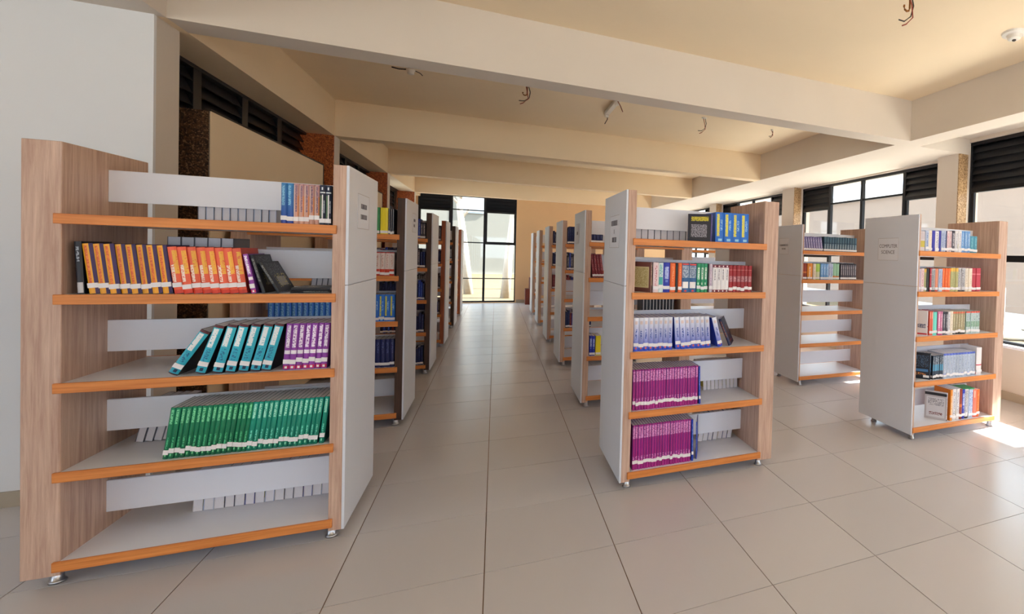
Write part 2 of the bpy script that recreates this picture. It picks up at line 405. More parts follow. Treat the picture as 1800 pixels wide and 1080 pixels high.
def bookcase(xa, s, y0, fin, label, group=None, sign=None, text=None, ta=.066):
    root = thing('bookcase', label, 'bookcase', (xa, y0, 0), group)
    last = None
    for name, me, sub in unit_meshes(s, fin, ta):
        o = obj(name, me, last if sub else root)
        if name == 'shelf': last = o
    for a in (.062, 1.02):
        for y in (.055, DEP - .055): obj('leg', LEG, root, (s * a, y, 0))
    if sign:
        yc, zc, wd, h = sign
        sg = obj('sign', boxmesh('sign', (-wd / 2, wd / 2, -h / 2, h / 2, 0, .0012), PAPER), root, (-s * .0002, yc, zc),
                 (PI / 2, 0, -s * PI / 2))
        fr = bmesh.new()
        for q in ((-wd / 2, wd / 2, h / 2 - .003, h / 2), (-wd / 2, wd / 2, -h / 2, -h / 2 + .003), (-wd / 2, -wd / 2 + .003, -h / 2, h / 2), (wd / 2 - .003, wd / 2, -h / 2, h / 2)):
            box(fr, *q, .0012, .0016)
        obj('printed_border', mesh('printed_border', fr, plain('pale_grey_ink', (190, 186, 190), .7)), sg)
        for t_ in (text or []): obj('lettering', t_, sg, (0, 0, .0018))
    return root
ROWY = (.58, 2.42, 4.36, 6.20, 8.20, 10.05)
XL, XR, XQ = -.655, .750, 3.19
GL, GR, GQ = 'bookcases along the louvre wall', 'bookcases on the far side of the aisle', 'bookcases near the bright windows'
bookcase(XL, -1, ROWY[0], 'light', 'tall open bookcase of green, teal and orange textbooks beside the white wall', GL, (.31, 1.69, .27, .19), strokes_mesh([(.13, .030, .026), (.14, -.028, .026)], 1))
bookcase(XL, -1, ROWY[1], 'dark', 'bookcase with shaded edge, directly behind the one with green and teal textbooks', GL, (.43, 1.72, .24, .17), strokes_mesh([(.10, .022, .024), (.08, -.026, .024)], 2))
bookcase(XL, -1, ROWY[2], 'dark', 'bookcase with shaded edge, third along the louvre wall row', GL)
bookcase(XL, -1, ROWY[3], 'red', 'bookcase with warm lit edge, fourth along the louvre wall row', GL)
bookcase(XL, -1, ROWY[4], 'dark', 'bookcase with shaded edge, fifth along the louvre wall row', GL)
bookcase(XL, -1, ROWY[5], 'red', 'bookcase with warm lit edge, next to the end window of the aisle', GL)
bookcase(XR, 1, ROWY[0], 'light', 'tall bookcase with two shelves of magenta books and a three line paper sign', GR, (.33, 1.65, .30, .22), strokes_mesh([(.20, .058, .034), (.022, .0, .03), (.13, -.056, .034)], 3))
bookcase(XR + .03, 1, ROWY[1], 'light', 'bookcase directly behind the one with magenta books', GR, (.45, 1.69, .24, .20), strokes_mesh([(.09, .005, .03)], 4))
for k, t_ in ((2, 'third'), (3, 'fourth'), (4, 'fifth'), (5, 'sixth and last')):
    bookcase(XR + .04, 1, ROWY[k], 'light', 'plain ended bookcase, %s in the row behind the magenta books' % t_, GR)
bookcase(XQ, 1, ROWY[0], 'light', 'bookcase with the computer science sign on its white end', GQ, (.355, 1.612, .26, .20), [text_mesh('COMPUTER', .044, .027), text_mesh('SCIENCE', .044, -.027)], ta=.030)
bookcase(XQ + .06, 1, ROWY[1] + .03, 'light', 'half empty bookcase behind the computer science bookcase', GQ, (.41, 1.65, .23, .2), strokes_mesh([(.19, .012, .022), (.09, -.032, .02)], 6), ta=.030)
bookcase(XQ + .06, 1, ROWY[2], 'light', 'bookcase third in the row by the bright windows', GQ, ta=.030)
bookcase(XQ + .06, 1, ROWY[3], 'light', 'bookcase fourth in the row by the bright windows', GQ, ta=.030)
# ------------------------------------------------------------------ books
PAGES = plain('page_edges', (226, 224, 230), .85, .08, 60, 0, 0, .2, (40, 1, 1))
CALLNO = plain('call_number_label', (236, 234, 236), .6, .03, 40)
def print_mat(name, base, layers=(), grad=None, rough=.42, var=.10):
    """printed cover or spine: uv (0..1 across, 0..1 up); layers = ('r'|'t', u0, u1, v0, v1, colour)"""
    if name in MATS: return MATS[name]
    m, nt, b = new_mat(name)
    uv = N(nt, 'ShaderNodeUVMap'); sp = N(nt, 'ShaderNodeSeparateXYZ'); nt.links.new(uv.outputs[0], sp.inputs[0])
    u, v = sp.outputs[0], sp.outputs[1]
    oi = N(nt, 'ShaderNodeObjectInfo')
    col = lin(base)
    if grad: col = mixc(nt, v, lin(base), lin(grad))
    for L in layers:
        k, u0, u1, v0, v1, c = L[:6]
        mk = math_(nt, 'MULTIPLY', math_(nt, 'COMPARE', u, (u0 + u1) / 2, (u1 - u0) / 2), math_(nt, 'COMPARE', v, (v0 + v1) / 2, (v1 - v0) / 2))
        if k in 'th':      # t: lettering running up the spine, h: lettering across
            cb = N(nt, 'ShaderNodeCombineXYZ')
            nt.links.new(math_(nt, 'MULTIPLY', u, 4. if k == 't' else 26.), cb.inputs[0]); nt.links.new(math_(nt, 'MULTIPLY', v, 46. if k == 't' else 34.), cb.inputs[1])
            nt.links.new(math_(nt, 'MULTIPLY', oi.outputs['Random'], 90.), cb.inputs[2])
            nz = N(nt, 'ShaderNodeTexNoise'); nz.inputs['Scale'].default_value = 1.; nz.inputs['Detail'].default_value = 1
            nt.links.new(cb.outputs[0], nz.inputs[0])
            mk = math_(nt, 'MULTIPLY', mk, math_(nt, 'GREATER_THAN', nz.outputs[0], L[6] if len(L) > 6 else .44))
        col = mixc(nt, mk, col, lin(c))
    hsv = N(nt, 'ShaderNodeHueSaturation')
    nt.links.new(math_(nt, 'MULTIPLY_ADD', oi.outputs['Random'], var * 2, 1 - var), hsv.inputs['Value'])
    if hasattr(col, 'is_output'): nt.links.new(col, hsv.inputs['Color'])
    else: hsv.inputs['Color'].default_value = col
    nt.links.new(hsv.outputs[0], b.inputs['Base Color']); b.inputs['Roughness'].default_value = rough
    MATS[name] = m; return m
Wt, Bk = (238, 236, 236), (24, 24, 32)
SERIES = {   # name: (board colour, spine base, spine layers, gradient top)
 'blue_swirl': ((22, 60, 130), (26, 60, 160), [('t', .15, .6, .45, .95, (130, 190, 225))], (50, 130, 190)),
 'pink_tan': ((186, 140, 124), (206, 156, 136), [('r', 0, .22, .1, .97, (226, 204, 192)), ('t', .35, .7, .3, .95, (120, 96, 120)), ('r', .75, 1, .2, .7, (206, 132, 88))], (180, 134, 136)),
 'navy_green': ((20, 26, 48), (22, 30, 56), [('r', .05, .95, .80, .83, (210, 216, 220)), ('r', .08, .36, .18, .74, (88, 116, 84)), ('t', .42, .60, .16, .76, Wt, .3), ('t', .7, .88, .3, .62, (170, 180, 190), .4), ('r', .35, .6, .88, .95, (220, 224, 230))], None),
 'black_white': ((18, 22, 34), (22, 26, 38), [('t', .3, .7, .62, .9, (150, 156, 168)), ('r', .1, .9, .02, .22, (206, 206, 210))], None),
 'yellow_purple': ((52, 26, 84), (240, 168, 32), [('r', .18, .50, .18, .96, (236, 130, 44)), ('t', .2, .48, .2, .96, (214, 92, 30), .5), ('r', .66, 1, 0, 1, (56, 28, 92))], None),
 'orange_red': ((190, 44, 30), (232, 92, 52), [('t', .48, .95, .42, .92, (244, 180, 60), .36), ('t', .08, .5, .25, .62, (246, 222, 206), .4), ('r', 0, 1, .0, .08, (214, 60, 30))], (238, 100, 66)),
 'purple_script': ((110, 48, 140), (142, 62, 164), [('t', .22, .78, .48, .96, (238, 226, 242), .42), ('r', .05, .95, .34, .42, (238, 232, 242)), ('r', .05, .95, .02, .09, (206, 34, 84)), ('r', .3, .7, .03, .075, Wt)], None),
 'teal': ((14, 20, 34), (36, 168, 196), [('r', 0, 1, .95, 1, (96, 34, 40)), ('t', .12, .66, .54, .93, (240, 246, 246), .34), ('t', .25, .7, .26, .50, (22, 110, 150), .5), ('r', .36, .72, .055, .12, (12, 40, 76)), ('r', 0, 1, 0, .025, (70, 30, 36))], (50, 186, 206)),
 'green': ((8, 92, 74), (0, 98, 62), [('t', .25, .75, .68, .96, (120, 214, 160), .42), ('t', .3, .62, .20, .42, (76, 188, 130), .46), ('r', .3, .6, .05, .10, (120, 210, 150))], (6, 134, 92)),
 'green_teal': ((6, 100, 96), (0, 116, 92), [('t', .25, .75, .66, .96, (156, 230, 206), .42), ('t', .3, .62, .20, .42, (110, 214, 190), .46), ('r', .3, .6, .05, .10, (140, 220, 190))], (12, 156, 134)),
 'black_mag': ((22, 24, 30), (26, 28, 34), [('t', .2, .8, .3, .9, (120, 122, 120))], None),
 'photo_mag': ((120, 124, 122), (40, 42, 48), [], None),
 'grey_pages': ((120, 120, 130), (150, 150, 156), [], None),
 'bright_blue': ((14, 84, 176), (16, 108, 206), [('t', .14, .44, .2, .94, (222, 216, 80), .36), ('t', .55, .8, .4, .75, (150, 200, 236), .5), ('r', .3, .75, .04, .12, (150, 210, 240))], None),
 'navy_list': ((28, 22, 44), (66, 58, 130), [('t', .3, .75, .2, .95, (176, 170, 206), .46)], None),
 'cream_brown': ((112, 66, 62), (120, 76, 70), [('t', .3, .7, .2, .9, (220, 204, 160))], None),
 'pink_white': ((220, 196, 200), (226, 204, 206), [('t', .3, .7, .12, .9, (190, 116, 130), .5)], None),
 'teal_white': ((190, 216, 214), (206, 222, 222), [('r', .1, .9, .26, .52, (60, 166, 164)), ('t', .2, .8, .55, .95, (96, 176, 178), .5)], None),
 'royal': ((24, 36, 150), (28, 44, 172), [('t', .2, .8, .45, .86, (176, 190, 236), .4), ('r', .3, .7, .34, .42, (110, 130, 210))], None),
 'orange': ((214, 84, 24), (236, 104, 36), [('t', .35, .65, .25, .9, (248, 170, 110), .55)], None),
 'black': ((20, 18, 20), (24, 22, 24), [], None),
 'blue_white': ((36, 84, 136), (38, 92, 146), [('r', .06, .94, .5, .92, (170, 184, 200)), ('t', .1, .9, .5, .92, (90, 110, 140), .5), ('r', .06, .94, .94, .99, (216, 64, 44)), ('r', .1, .9, .14, .36, Wt), ('r', .35, .65, .02, .08, (222, 66, 52))], None),
 'green_white': ((28, 134, 90), (42, 154, 108), [('r', .2, .72, .45, .86, (222, 236, 226)), ('t', .3, .6, .46, .84, (70, 160, 116), .5), ('r', .2, .5, .26, .34, (190, 226, 200))], None),
 'lilac': ((206, 188, 206), (214, 198, 214), [('t', .35, .65, .2, .9, (176, 150, 180), .5)], None),
 'white_maroon': ((226, 224, 226), (232, 230, 232), [('r', 0, 1, .9, 1, (118, 36, 62)), ('t', .4, .62, .44, .84, (110, 104, 116), .42), ('r', 0, 1, 0, .09, (124, 32, 50)), ('r', .35, .65, .92, .97, (240, 220, 220)), ('r', .35, .65, .02, .07, Wt)], None),
 'red_band': ((120, 18, 26), (152, 22, 30), [('r', 0, 1, .38, .60, (160, 84, 92)), ('r', 0, 1, .82, .84, (206, 120, 110)), ('t', .2, .8, .40, .6, (204, 150, 150), .5)], None),
 'blue_fade': ((28, 70, 190), (20, 62, 196), [('r', .25, .75, .80, .90, (214, 196, 196)), ('t', .34, .66, .36, .66, (40, 70, 160), .48), ('r', .35, .65, .06, .115, (226, 92, 60))], (232, 236, 244)),
 'navy_gold': ((20, 24, 62), (26, 30, 70), [('t', .3, .7, .3, .9, (160, 96, 60))], None),
 'magenta': ((128, 30, 120), (162, 34, 128), [('t', .1, .9, .70, .96, (222, 150, 206), .44), ('r', .0, .10, .2, 1, (88, 50, 160)), ('t', .2, .7, .17, .30, (220, 150, 210), .5)], None),
 'cobalt': ((24, 50, 150), (30, 60, 176), [('t', .3, .7, .2, .9, (120, 150, 220), .5)], None),
 'pale_blue': ((176, 192, 222), (188, 202, 228), [('t', .3, .7, .25, .9, (96, 116, 180), .5)], None),
 'white_grey': ((214, 212, 214), (222, 220, 222), [('t', .3, .7, .2, .9, (140, 140, 160), .5)], None),
 'grey_mustard': ((196, 188, 192), (202, 194, 198), [('r', .02, .98, .2, .52, (192, 176, 70)), ('h', .1, .9, .6, .95, (184, 174, 184), .5)], None),
 'deep_blue': ((34, 34, 150), (40, 40, 160), [], None),
 'sky': ((96, 146, 206), (110, 160, 216), [('t', .25, .75, .3, .9, (180, 206, 232), .5)], None),
 'teal_dim': ((56, 130, 156), (66, 142, 166), [('t', .3, .7, .3, .9, (120, 180, 196), .5)], None),
 'salmon': ((226, 132, 100), (234, 148, 112), [('r', 0, 1, 0, .06, (214, 70, 44))], None),
 'olive': ((160, 156, 100), (180, 174, 118), [('r', 0, 1, .85, 1, (226, 180, 70)), ('t', .3, .7, .2, .8, (140, 150, 110), .5)], None),
 'mono_print': ((190, 186, 190), (206, 204, 208), [('h', .05, .95, .2, .95, (70, 66, 76), .52), ('r', 0, 1, 0, .06, (50, 36, 36))], None),
 'cream': ((222, 210, 190), (230, 218, 200), [('t', .35, .65, .3, .9, (180, 160, 140), .55)], None),
 'crimson': ((176, 40, 62), (188, 50, 70), [('r', 0, 1, .72, .76, (226, 130, 140))], None),
 'coral': ((232, 100, 78), (238, 116, 92), [('r', .2, .45, .7, .95, (252, 190, 170))], None),
 'mint': ((96, 206, 190), (110, 214, 198), [], None),
 'pink': ((196, 104, 146), (206, 120, 158), [('t', .3, .7, .3, .9, (236, 200, 216), .45), ('r', 0, 1, 0, .1, (196, 40, 120))], None),
 'khaki': ((146, 134, 102), (166, 154, 120), [('r', 0, 1, .9, .97, (216, 110, 80)), ('t', .3, .7, .3, .85, (206, 200, 170), .5), ('r', 0, 1, 0, .08, (40, 36, 30))], None),
 'green_print': ((150, 182, 160), (190, 206, 206), [('r', 0, 1, .93, 1, (226, 84, 66)), ('h', .1, .9, .30, .55, (84, 140, 90), .45), ('t', .3, .7, .58, .92, (110, 130, 140), .5)], None),
 'black_cyan': ((14, 20, 34), (60, 74, 92), [('r', .1, .9, .35, .62, (90, 160, 196)), ('t', .2, .8, .62, .95, (180, 190, 200), .5), ('r', 0, 1, 0, .16, (20, 18, 30))], None),
 'ice_blue': ((182, 192, 208), (176, 188, 206), [('r', 0, 1, .92, 1, (90, 110, 200)), ('r', 0, 1, .10, .17, (70, 90, 200)), ('t', .3, .7, .3, .85, (140, 152, 176), .5)], None),
 'white_red': ((232, 226, 226), (236, 230, 230), [('r', 0, 1, .34, .38, (206, 60, 80))], None),
 'violet_grid': ((70, 60, 120), (120, 112, 164), [('t', .2, .8, .15, .9, (190, 184, 214), .5), ('r', 0, .12, 0, 1, (56, 46, 110))], None),
 'dark_teal': ((28, 60, 80), (56, 92, 112), [('t', .2, .8, .1, .5, (150, 166, 180), .48), ('r', 0, 1, .54, .6, (26, 60, 84)), ('r', 0, .14, 0, 1, (30, 58, 86))], None),
 'rust': ((130, 40, 14), (146, 50, 18), [('r', 0, 1, .4, .5, (206, 110, 40))], None),
 'amber': ((216, 120, 30), (226, 140, 40), [('t', .3, .6, .1, .8, (244, 220, 190), .45)], None),
 'lime': ((150, 196, 60), (170, 206, 90), [('r', 0, 1, .1, .5, (206, 210, 170))], None),
 'sage': ((140, 190, 160), (150, 198, 170), [('r', 0, 1, .14, .24, (206, 130, 60))], None),
 'charcoal': ((52, 48, 62), (84, 80, 92), [('t', .3, .7, .3, .9, (190, 186, 194), .48), ('r', 0, 1, .9, 1, (40, 36, 50))], None),
 'navy': ((16, 20, 72), (18, 24, 84), [('t', .3, .7, .5, .9, (80, 92, 150), .55)], None),
 'blue_gloss': ((18, 82, 176), (24, 104, 204), [('t', .25, .75, .2, .92, (130, 190, 236), .46)], None),
 'white_redfoot': ((220, 206, 200), (224, 208, 202), [('r', 0, 1, 0, .28, (206, 56, 26)), ('t', .3, .7, .35, .9, (196, 150, 140), .5), ('r', 0, 1, .96, 1, (190, 40, 30))], None),
 'yellow': ((236, 214, 20), (244, 224, 30), [], None),
 'leaf': ((20, 130, 60), (26, 146, 70), [], None),
 'maroon': ((110, 24, 36), (124, 30, 44), [('t', .3, .7, .3, .9, (190, 120, 120), .55)], None),
 'stripe_black': ((16, 18, 30), (24, 26, 40), [('r', .4, .56, 0, 1, (206, 206, 214))], None),
}
COVER = {  # boards that face the room carry their own print
 'navy_list': [('r', .06, .94, .05, .93, (30, 24, 30)), ('h', .14, .86, .74, .90, (206, 190, 40), .42), ('h', .14, .8, .16, .62, (150, 146, 156), .46)],
 'cream_brown': [('r', .12, .9, .14, .84, (216, 208, 160)), ('h', .2, .84, .2, .8, (190, 178, 120), .5)],
 'white_grey': [('r', .0, 1, .12, .4, (196, 184, 80))],
 'white_red': [('h', .1, .9, .3, .46, (70, 80, 120), .45), ('r', 0, 1, .03, .09, (216, 50, 60))],
 'black_cyan': [('h', .1, .9, .45, .9, (60, 84, 112), .5), ('r', .1, .9, .28, .38, (70, 120, 170)), ('h', .1, .8, .14, .24, (206, 130, 60), .5), ('r', .68, .95, .06, .15, Wt)],
 'mono_print': [('r', 0, 1, .86, .96, (30, 28, 34)), ('r', .08, .9, .08, .8, (214, 214, 220)), ('h', .15, .85, .5, .75, (150, 150, 160), .5), ('h', .2, .8, .16, .26, (120, 60, 60), .5)],
 'photo_mag': [('h', .05, .95, .05, .95, (40, 44, 50), .5), ('h', .1, .9, .3, .7, (214, 210, 190), .6)],
 'navy_gold': [('h', .2, .9, .3, .7, (150, 80, 50), .58), ('r', .1, .8, .12, .15, (180, 60, 50))],
 'black_mag': [('h', .1, .9, .55, .95, (96, 100, 104), .55), ('r', .3, .8, .2, .5, (150, 146, 136)), ('h', .2, .9, .15, .6, (206, 190, 90), .62)],
}
bk_cache = {}
def book_meshes(key, t, h, d):
    kk = (key, round(t, 4), round(h, 3), round(d, 3))
    if kk in bk_cache: return bk_cache[kk]
    board, sp, lay, gr = SERIES[key]
    mb = print_mat('cover_' + key, board, COVER.get(key, ())); ms = print_mat('spine_' + key, sp, lay, gr)
    bm = bmesh.new(); uvl = bm.loops.layers.uv.new('UVMap')
    hb = min(.0012, t * .08)                       # board thickness
    sd_ = min(.006, .25 * t)                       # roundness of the spine
    seg = 4 if t > .012 else 2
    arc = [(-t / 2 + t * k / seg, -sd_ * math.sin(PI * k / seg) ** .7 + sd_) for k in range(seg + 1)]
    prof_o = [(-t / 2, d)] + arc + [(t / 2, d)]
    inn = [(t / 2 - hb, d), (t / 2 - hb, sd_ + hb + .001), (-t / 2 + hb, sd_ + hb + .001), (-t / 2 + hb, d)]
    lo = [[bm.verts.new((x, y, z)) for x, y in prof_o] for z in (0, h)]
    li = [[bm.verts.new((x, y, z)) for x, y in inn] for z in (0, h)]
    def face(vsq, mi, uvf):
        f = bm.faces.new(vsq); f.material_index = mi
        for l in f.loops: l[uvl].uv = uvf(l.vert.co)
    nO = len(prof_o)
    for k in range(nO - 1):
        q = (lo[0][k], lo[0][k + 1], lo[1][k + 1], lo[1][k])
        if k == 0: face(q, 0, lambda c: ((d - c.y) / d, c.z / h))
        elif k == nO - 2: face(q, 0, lambda c: (c.y / d, c.z / h))
        else: face(q, 1, lambda c: (c.x / t + .5, c.z / h))
    for a, b in ((0, 1), (1, 2), (2, 3)): face((li[0][a], li[0][b], li[1][b], li[1][a]), 0, lambda c: (.02, .98))
    for L_ in (0, 1):      # end rims: boards and spine edge
        o_, i_ = lo[L_], li[L_]
        for q in ((o_[0], o_[1], i_[2], i_[3]), (o_[-2], o_[-1], i_[0], i_[1]), tuple(o_[1:-1]) + (i_[1], i_[2])): face(q, 0, lambda c: (.02, .98))
    face((lo[0][0], li[0][3], li[1][3], lo[1][0]), 0, lambda c: (.02, .98)); face((lo[0][-1], li[0][0], li[1][0], lo[1][-1]), 0, lambda c: (.02, .98))
    cov = mesh('cover', bm, [mb, ms])
    e = .0012
    pg = boxmesh('pages', (-t / 2 + hb + .0002, t / 2 - hb - .0002, sd_ + hb + .0015, d - .004, e * .4, h - e), PAGES)
    lw = t * .5; lb = bmesh.new()
    box(lb, -lw, lw, -.0012, sd_ * .9, -.0105, .0105)
    lab = mesh('call_number_label', lb, CALLNO)
    bk_cache[kk] = (cov, pg, lab); return bk_cache[kk]
NBOOK = [0]
def book(key, x, y, z, t, h, d, label, group, lean=0., yaw=0., lab=None, name='textbook', flip=False, cat='book'):
    """x, y, z: middle of the foot of the spine before leaning; lean > 0 tips the head towards +x"""
    NBOOK[0] += 1
    cov, pg, lb = book_meshes(key, t, h, d)
    zz = z + abs(math.sin(lean)) * t / 2
    r_ = thing(name, label, cat, (x, y, zz), group)
    r_.rotation_euler = (0, lean, yaw + (PI if flip else 0))
    if flip: r_.rotation_euler = (0, -lean, PI)
    obj('cover', cov, r_); obj('pages', pg, r_)
    if lab: obj('call_number_label', lb, r_, (0, 0, lab * h + random.uniform(-.006, .006)))
    return r_
def px(u, v, y): return un(u, v, y=y).x
def row(sh, y, u0, u1, spec, n, htop, d, label, group, lean=0., lab=.16, name='textbook', ybase=None, cat='book', v=None, jit=.0):
    """n like books between photo columns u0 and u1 (read at the foot of the spines)"""
    z = SHZ[sh] + .0005; x0, x1 = px(u0, v, y), px(u1, v, y)
    p = (x1 - x0) / n; t = p * math.cos(lean) - .0007
    for k in range(n):
        key = spec if isinstance(spec, str) else spec[k % len(spec)]
        book(key, x0 + p * (k + .5), y + random.uniform(-.003, .003) + jit * random.random(), z, t, htop, d, label, group, lean, lab=lab, name=name, cat=cat)
def hgt(u, v, y, sh, lean=0.): return (un(u, v, y=y).z - SHZ[sh]) / math.cos(lean) - .002
rad = math.radians
y1 = ROWY[0] + .022
# --- bookcase beside the white wall
A_ = 'on the top shelf beside the white wall'
row(0, y1, 493, 515.5, 'blue_swirl', 2, hgt(500, 321, y1, 0), .19, 'slim blue textbook with pale swirl ' + A_, 'blue swirl books', lab=.13, v=389)
row(0, y1, 515.5, 561, 'pink_tan', 5, hgt(530, 323, y1, 0), .19, 'faded pink and tan textbook ' + A_, 'pink and tan books', lab=.15, v=391)
row(0, y1, 561, 582, 'navy_green', 2, hgt(565, 325, y1, 0), .19, 'navy textbook with green spine stripe ' + A_, 'navy and green books', lab=.12, v=393)
B_ = 'on the second shelf beside the white wall'
book('black_white', px(141, 517, y1), y1, SHZ[1] + .0005, .022, hgt(140, 424, y1, 1), .2, 'black textbook against the end board ' + B_, None, rad(-3), lab=None)
row(1, y1, 155, 303, 'yellow_purple', 8, hgt(150, 428, y1, 1, .11), .2, 'purple textbook with yellow spine leaning ' + B_, 'yellow spined books', rad(-6.3), .16, v=516)
row(1, y1, 306, 434, 'orange_red', 8, hgt(300, 434, y1, 1, .13), .2, 'orange red textbook with yellow title leaning ' + B_, 'orange red books', rad(-7.2), .17, v=516)
book('purple_script', px(446, 516, y1), y1, SHZ[1] + .0005, .018, .19, .2, 'single purple textbook at the end of the orange red row', None, rad(-10.5), lab=.2)
book('black_mag', px(463, 515, y1 + .01), y1 + .01, SHZ[1] + .0005, .014, .19, .19, 'black magazine slumped against the single purple textbook', None, rad(-15.), rad(-2), name='magazine', cat='magazine')
book('black_mag', px(490, 515, y1 + .01), y1 + .01, SHZ[1] + .0005, .014, .165, .18, 'black magazine tipped lowest beside the lying magazines', None, rad(-27.), rad(-3), name='magazine', cat='magazine')
def lying(key, x, y, z, t, h, d, ang, label, group=None, tilt=0.):
    cov, pg, lb = book_meshes(key, t, h, d)
    r_ = thing('magazine', label, 'magazine', (x, y, z + t / 2), group)
    r_.rotation_euler = (Matrix.Rotation(ang, 3, 'Z') @ Matrix.Rotation(tilt, 3, 'X') @ Matrix.Rotation(PI / 2, 3, 'Y')).to_euler()
    obj('cover', cov, r_); obj('pages', pg, r_)
lying('black_mag', px(510, 512, y1 + .03), y1 + .03, SHZ[1] + .0005, .012, .170, .19, rad(2), 'dark magazine lying flat on the second shelf, under another one')
lying('photo_mag', px(512, 512, y1 + .03), y1 + .028, SHZ[1] + .0135, .014, .155, .18, rad(-2), 'dark magazine with picture cover lying on top of another one')
C_ = 'on the middle shelf beside the white wall'
for k, (ub, ut, ln) in enumerate(((302, 352, 29.5), (350, 378, 17), (380.5, 402, 13.5), (403, 421, 12.5), (426, 443, 12), (447, 465, 12.5), (466, 487, 13))):
    a = rad(ln); h_ = .232 if k else .225
    book('teal', px(ub, 654 - k * .8, y1), y1, SHZ[2] + .0005, .0345, h_, .2, ('turquoise textbook tipped over furthest, at the loose end of the row' if k == 0 else 'turquoise textbook with white title leaning ' + C_), None if k == 0 else 'turquoise books', a, lab=.19)
row(2, y1, 495.5, 574, 'purple_script', 7, hgt(505, 569, y1, 2), .2, 'slim purple textbook with white script ' + C_, 'purple script books', rad(3.6), .19, v=648)
D_ = 'in the packed row beside the white wall'
hg = hgt(300, 718, y1, 3, .13)
row(3, y1, 284, 432, 'green', 16, hg, .21, 'dark green textbook ' + D_, 'green books', rad(6.8), .155, v=800)
row(3, y1, 432, 556.5, 'green_teal', 14, hg, .21, 'bluish green textbook ' + D_, 'bluish green books', rad(6.8), .155, v=788)
row(3, y1, 559.5, 568.5, 'green_teal', 1, hg, .21, 'last bluish green textbook standing apart by the end board', None, rad(5.6), .155, v=782)
# page edges of the books shelved on the other side
def backs(xa, s, y0, sh, us, ut, v, n, h, lean, label, group, key='grey_pages'):
    yb = y0 + DEP / 2 + .035
    x0, x1 = px(us, v, yb), px(ut, v, yb); p = (x1 - x0) / n; t = p * math.cos(lean) - .0008; d = .20
    for k in range(n):
        book(key if isinstance(key, str) else key[k % len(key)], x0 + p * (k + .5), yb + d, SHZ[sh] + .0005, t * random.uniform(.93, 1), h, d, label, group, lean, flip=True)
E_ = 'showing page edges under the back strip, '
backs(XL, -1, ROWY[0], 0, 347, 486, 380, 10, .20, 0, 'book ' + E_ + 'top shelf beside the white wall', 'page edge row top shelf', ['grey_pages', 'pale_blue'])
backs(XL, -1, ROWY[0], 1, 293, 410, 505, 5, .262, 0, 'tall grey book standing behind the orange red textbooks', 'tall grey books')
backs(XL, -1, ROWY[0], 1, 545, 584, 505, 4, .2, rad(6), 'book ' + E_ + 'beside the lying magazines', 'page edges by the magazines')
backs(XL, -1, ROWY[0], 3, 236, 300, 790, 4, .2, rad(12), 'book ' + E_ + 'next to the green textbooks', 'page edges by the green books')
backs(XL, -1, ROWY[0], 4, 338, 580, 890, 14, .2, rad(2), 'book ' + E_ + 'bottom shelf beside the white wall', 'page edge row bottom shelf', ['white_grey', 'pale_blue', 'white_grey', 'navy', 'white_grey', 'cobalt'])
# --- bookcase with the magenta books
y2 = ROWY[0] + .022
R_ = 'above the magenta books'
book('navy_list', px(1254, 424, y2) - .008, y2 + .01, SHZ[0] + .0005, .022, hgt(1250, 376, y2, 0), .17, 'black and purple book turned to show its printed back cover', None, 0, rad(52))
row(0, y2, 1258, 1316, 'bright_blue', 4, hgt(1280, 374, y2, 0), .19, 'bright blue textbook with yellow title on the top shelf ' + R_, 'bright blue books', rad(-.6), None, v=426)
hb2 = hgt(1200, 462, y2, 1)
book('cream_brown', px(1145, 516, y2), y2 + .004, SHZ[1] + .0005, .012, hb2, .18, 'brown book with a cream panel on its outward cover', None, 0, rad(36))
S2 = [(1147.5, 1157, 'pink_white', 'pinkish white book next to the brown one with cream panel'), (1157, 1165.5, 'teal_white', 'white book with a teal block on its spine'),
      (1165.5, 1177, 'royal', 'royal blue book with white title'), (1177.5, 1187, 'orange', 'orange book next to the royal blue one'), (1187.3, 1191, 'black', 'thin black book between two orange ones'),
      (1191.3, 1198, 'orange', 'orange book next to the blue and white pair'), (1198.3, 1211, 'blue_white', 'blue and white book with red top band'), (1211, 1224, 'blue_white', 'blue and white book with red top band'),
      (1224.5, 1231, 'green_white', 'green and white book on the mixed shelf'), (1231, 1237, 'green_white', 'green and white book on the mixed shelf'), (1237, 1243, 'green_white', 'green and white book on the mixed shelf'),
      (1243.3, 1246, 'black', 'thin black book next to the lilac one'), (1246.2, 1252, 'lilac', 'lilac book next to the white ones with maroon ends')]
for a, b, k, l in S2:
    xa_, xb_ = px(a, 516, y2), px(b, 516, y2)
    book(k, (xa_ + xb_) / 2, y2 + random.uniform(-.002, .004), SHZ[1] + .0005, xb_ - xa_ - .0008, hb2 * random.uniform(.97, 1.0), .19, l, {'blue_white': 'blue and white pair', 'green_white': 'green and white trio'}.get(k), 0, lab=None if k in ('black', 'blue_white') else .16)
row(1, y2, 1252.3, 1281, 'white_maroon', 4, hb2 * .96, .19, 'white book with maroon ends on the second shelf ' + R_, 'white books with maroon ends', 0, None, v=516)
row(1, y2, 1281, 1321, 'red_band', 6, hb2 * .95, .19, 'dark red book with pinkish band on the second shelf ' + R_, 'dark red books', 0, .13, v=516)
hb3 = hgt(1150, 558, y2, 2)
row(2, y2, 1113, 1181.5, 'blue_fade', 8, hb3, .2, 'upright white to blue textbook on the middle shelf ' + R_, 'white to blue books', 0, .17, v=617)
row(2, y2, 1188, 1249, 'blue_fade', 7, hb3 * .99, .2, 'slightly leaning white to blue textbook on the middle shelf ' + R_, 'leaning white to blue books', rad(-4.2), .17, v=614)
book('blue_fade', px(1266.5, 611, y2), y2, SHZ[2] + .0005, .033, hb3 * .97, .2, 'white to blue textbook leaning hardest, beside the navy one', None, rad(-15), lab=.17)
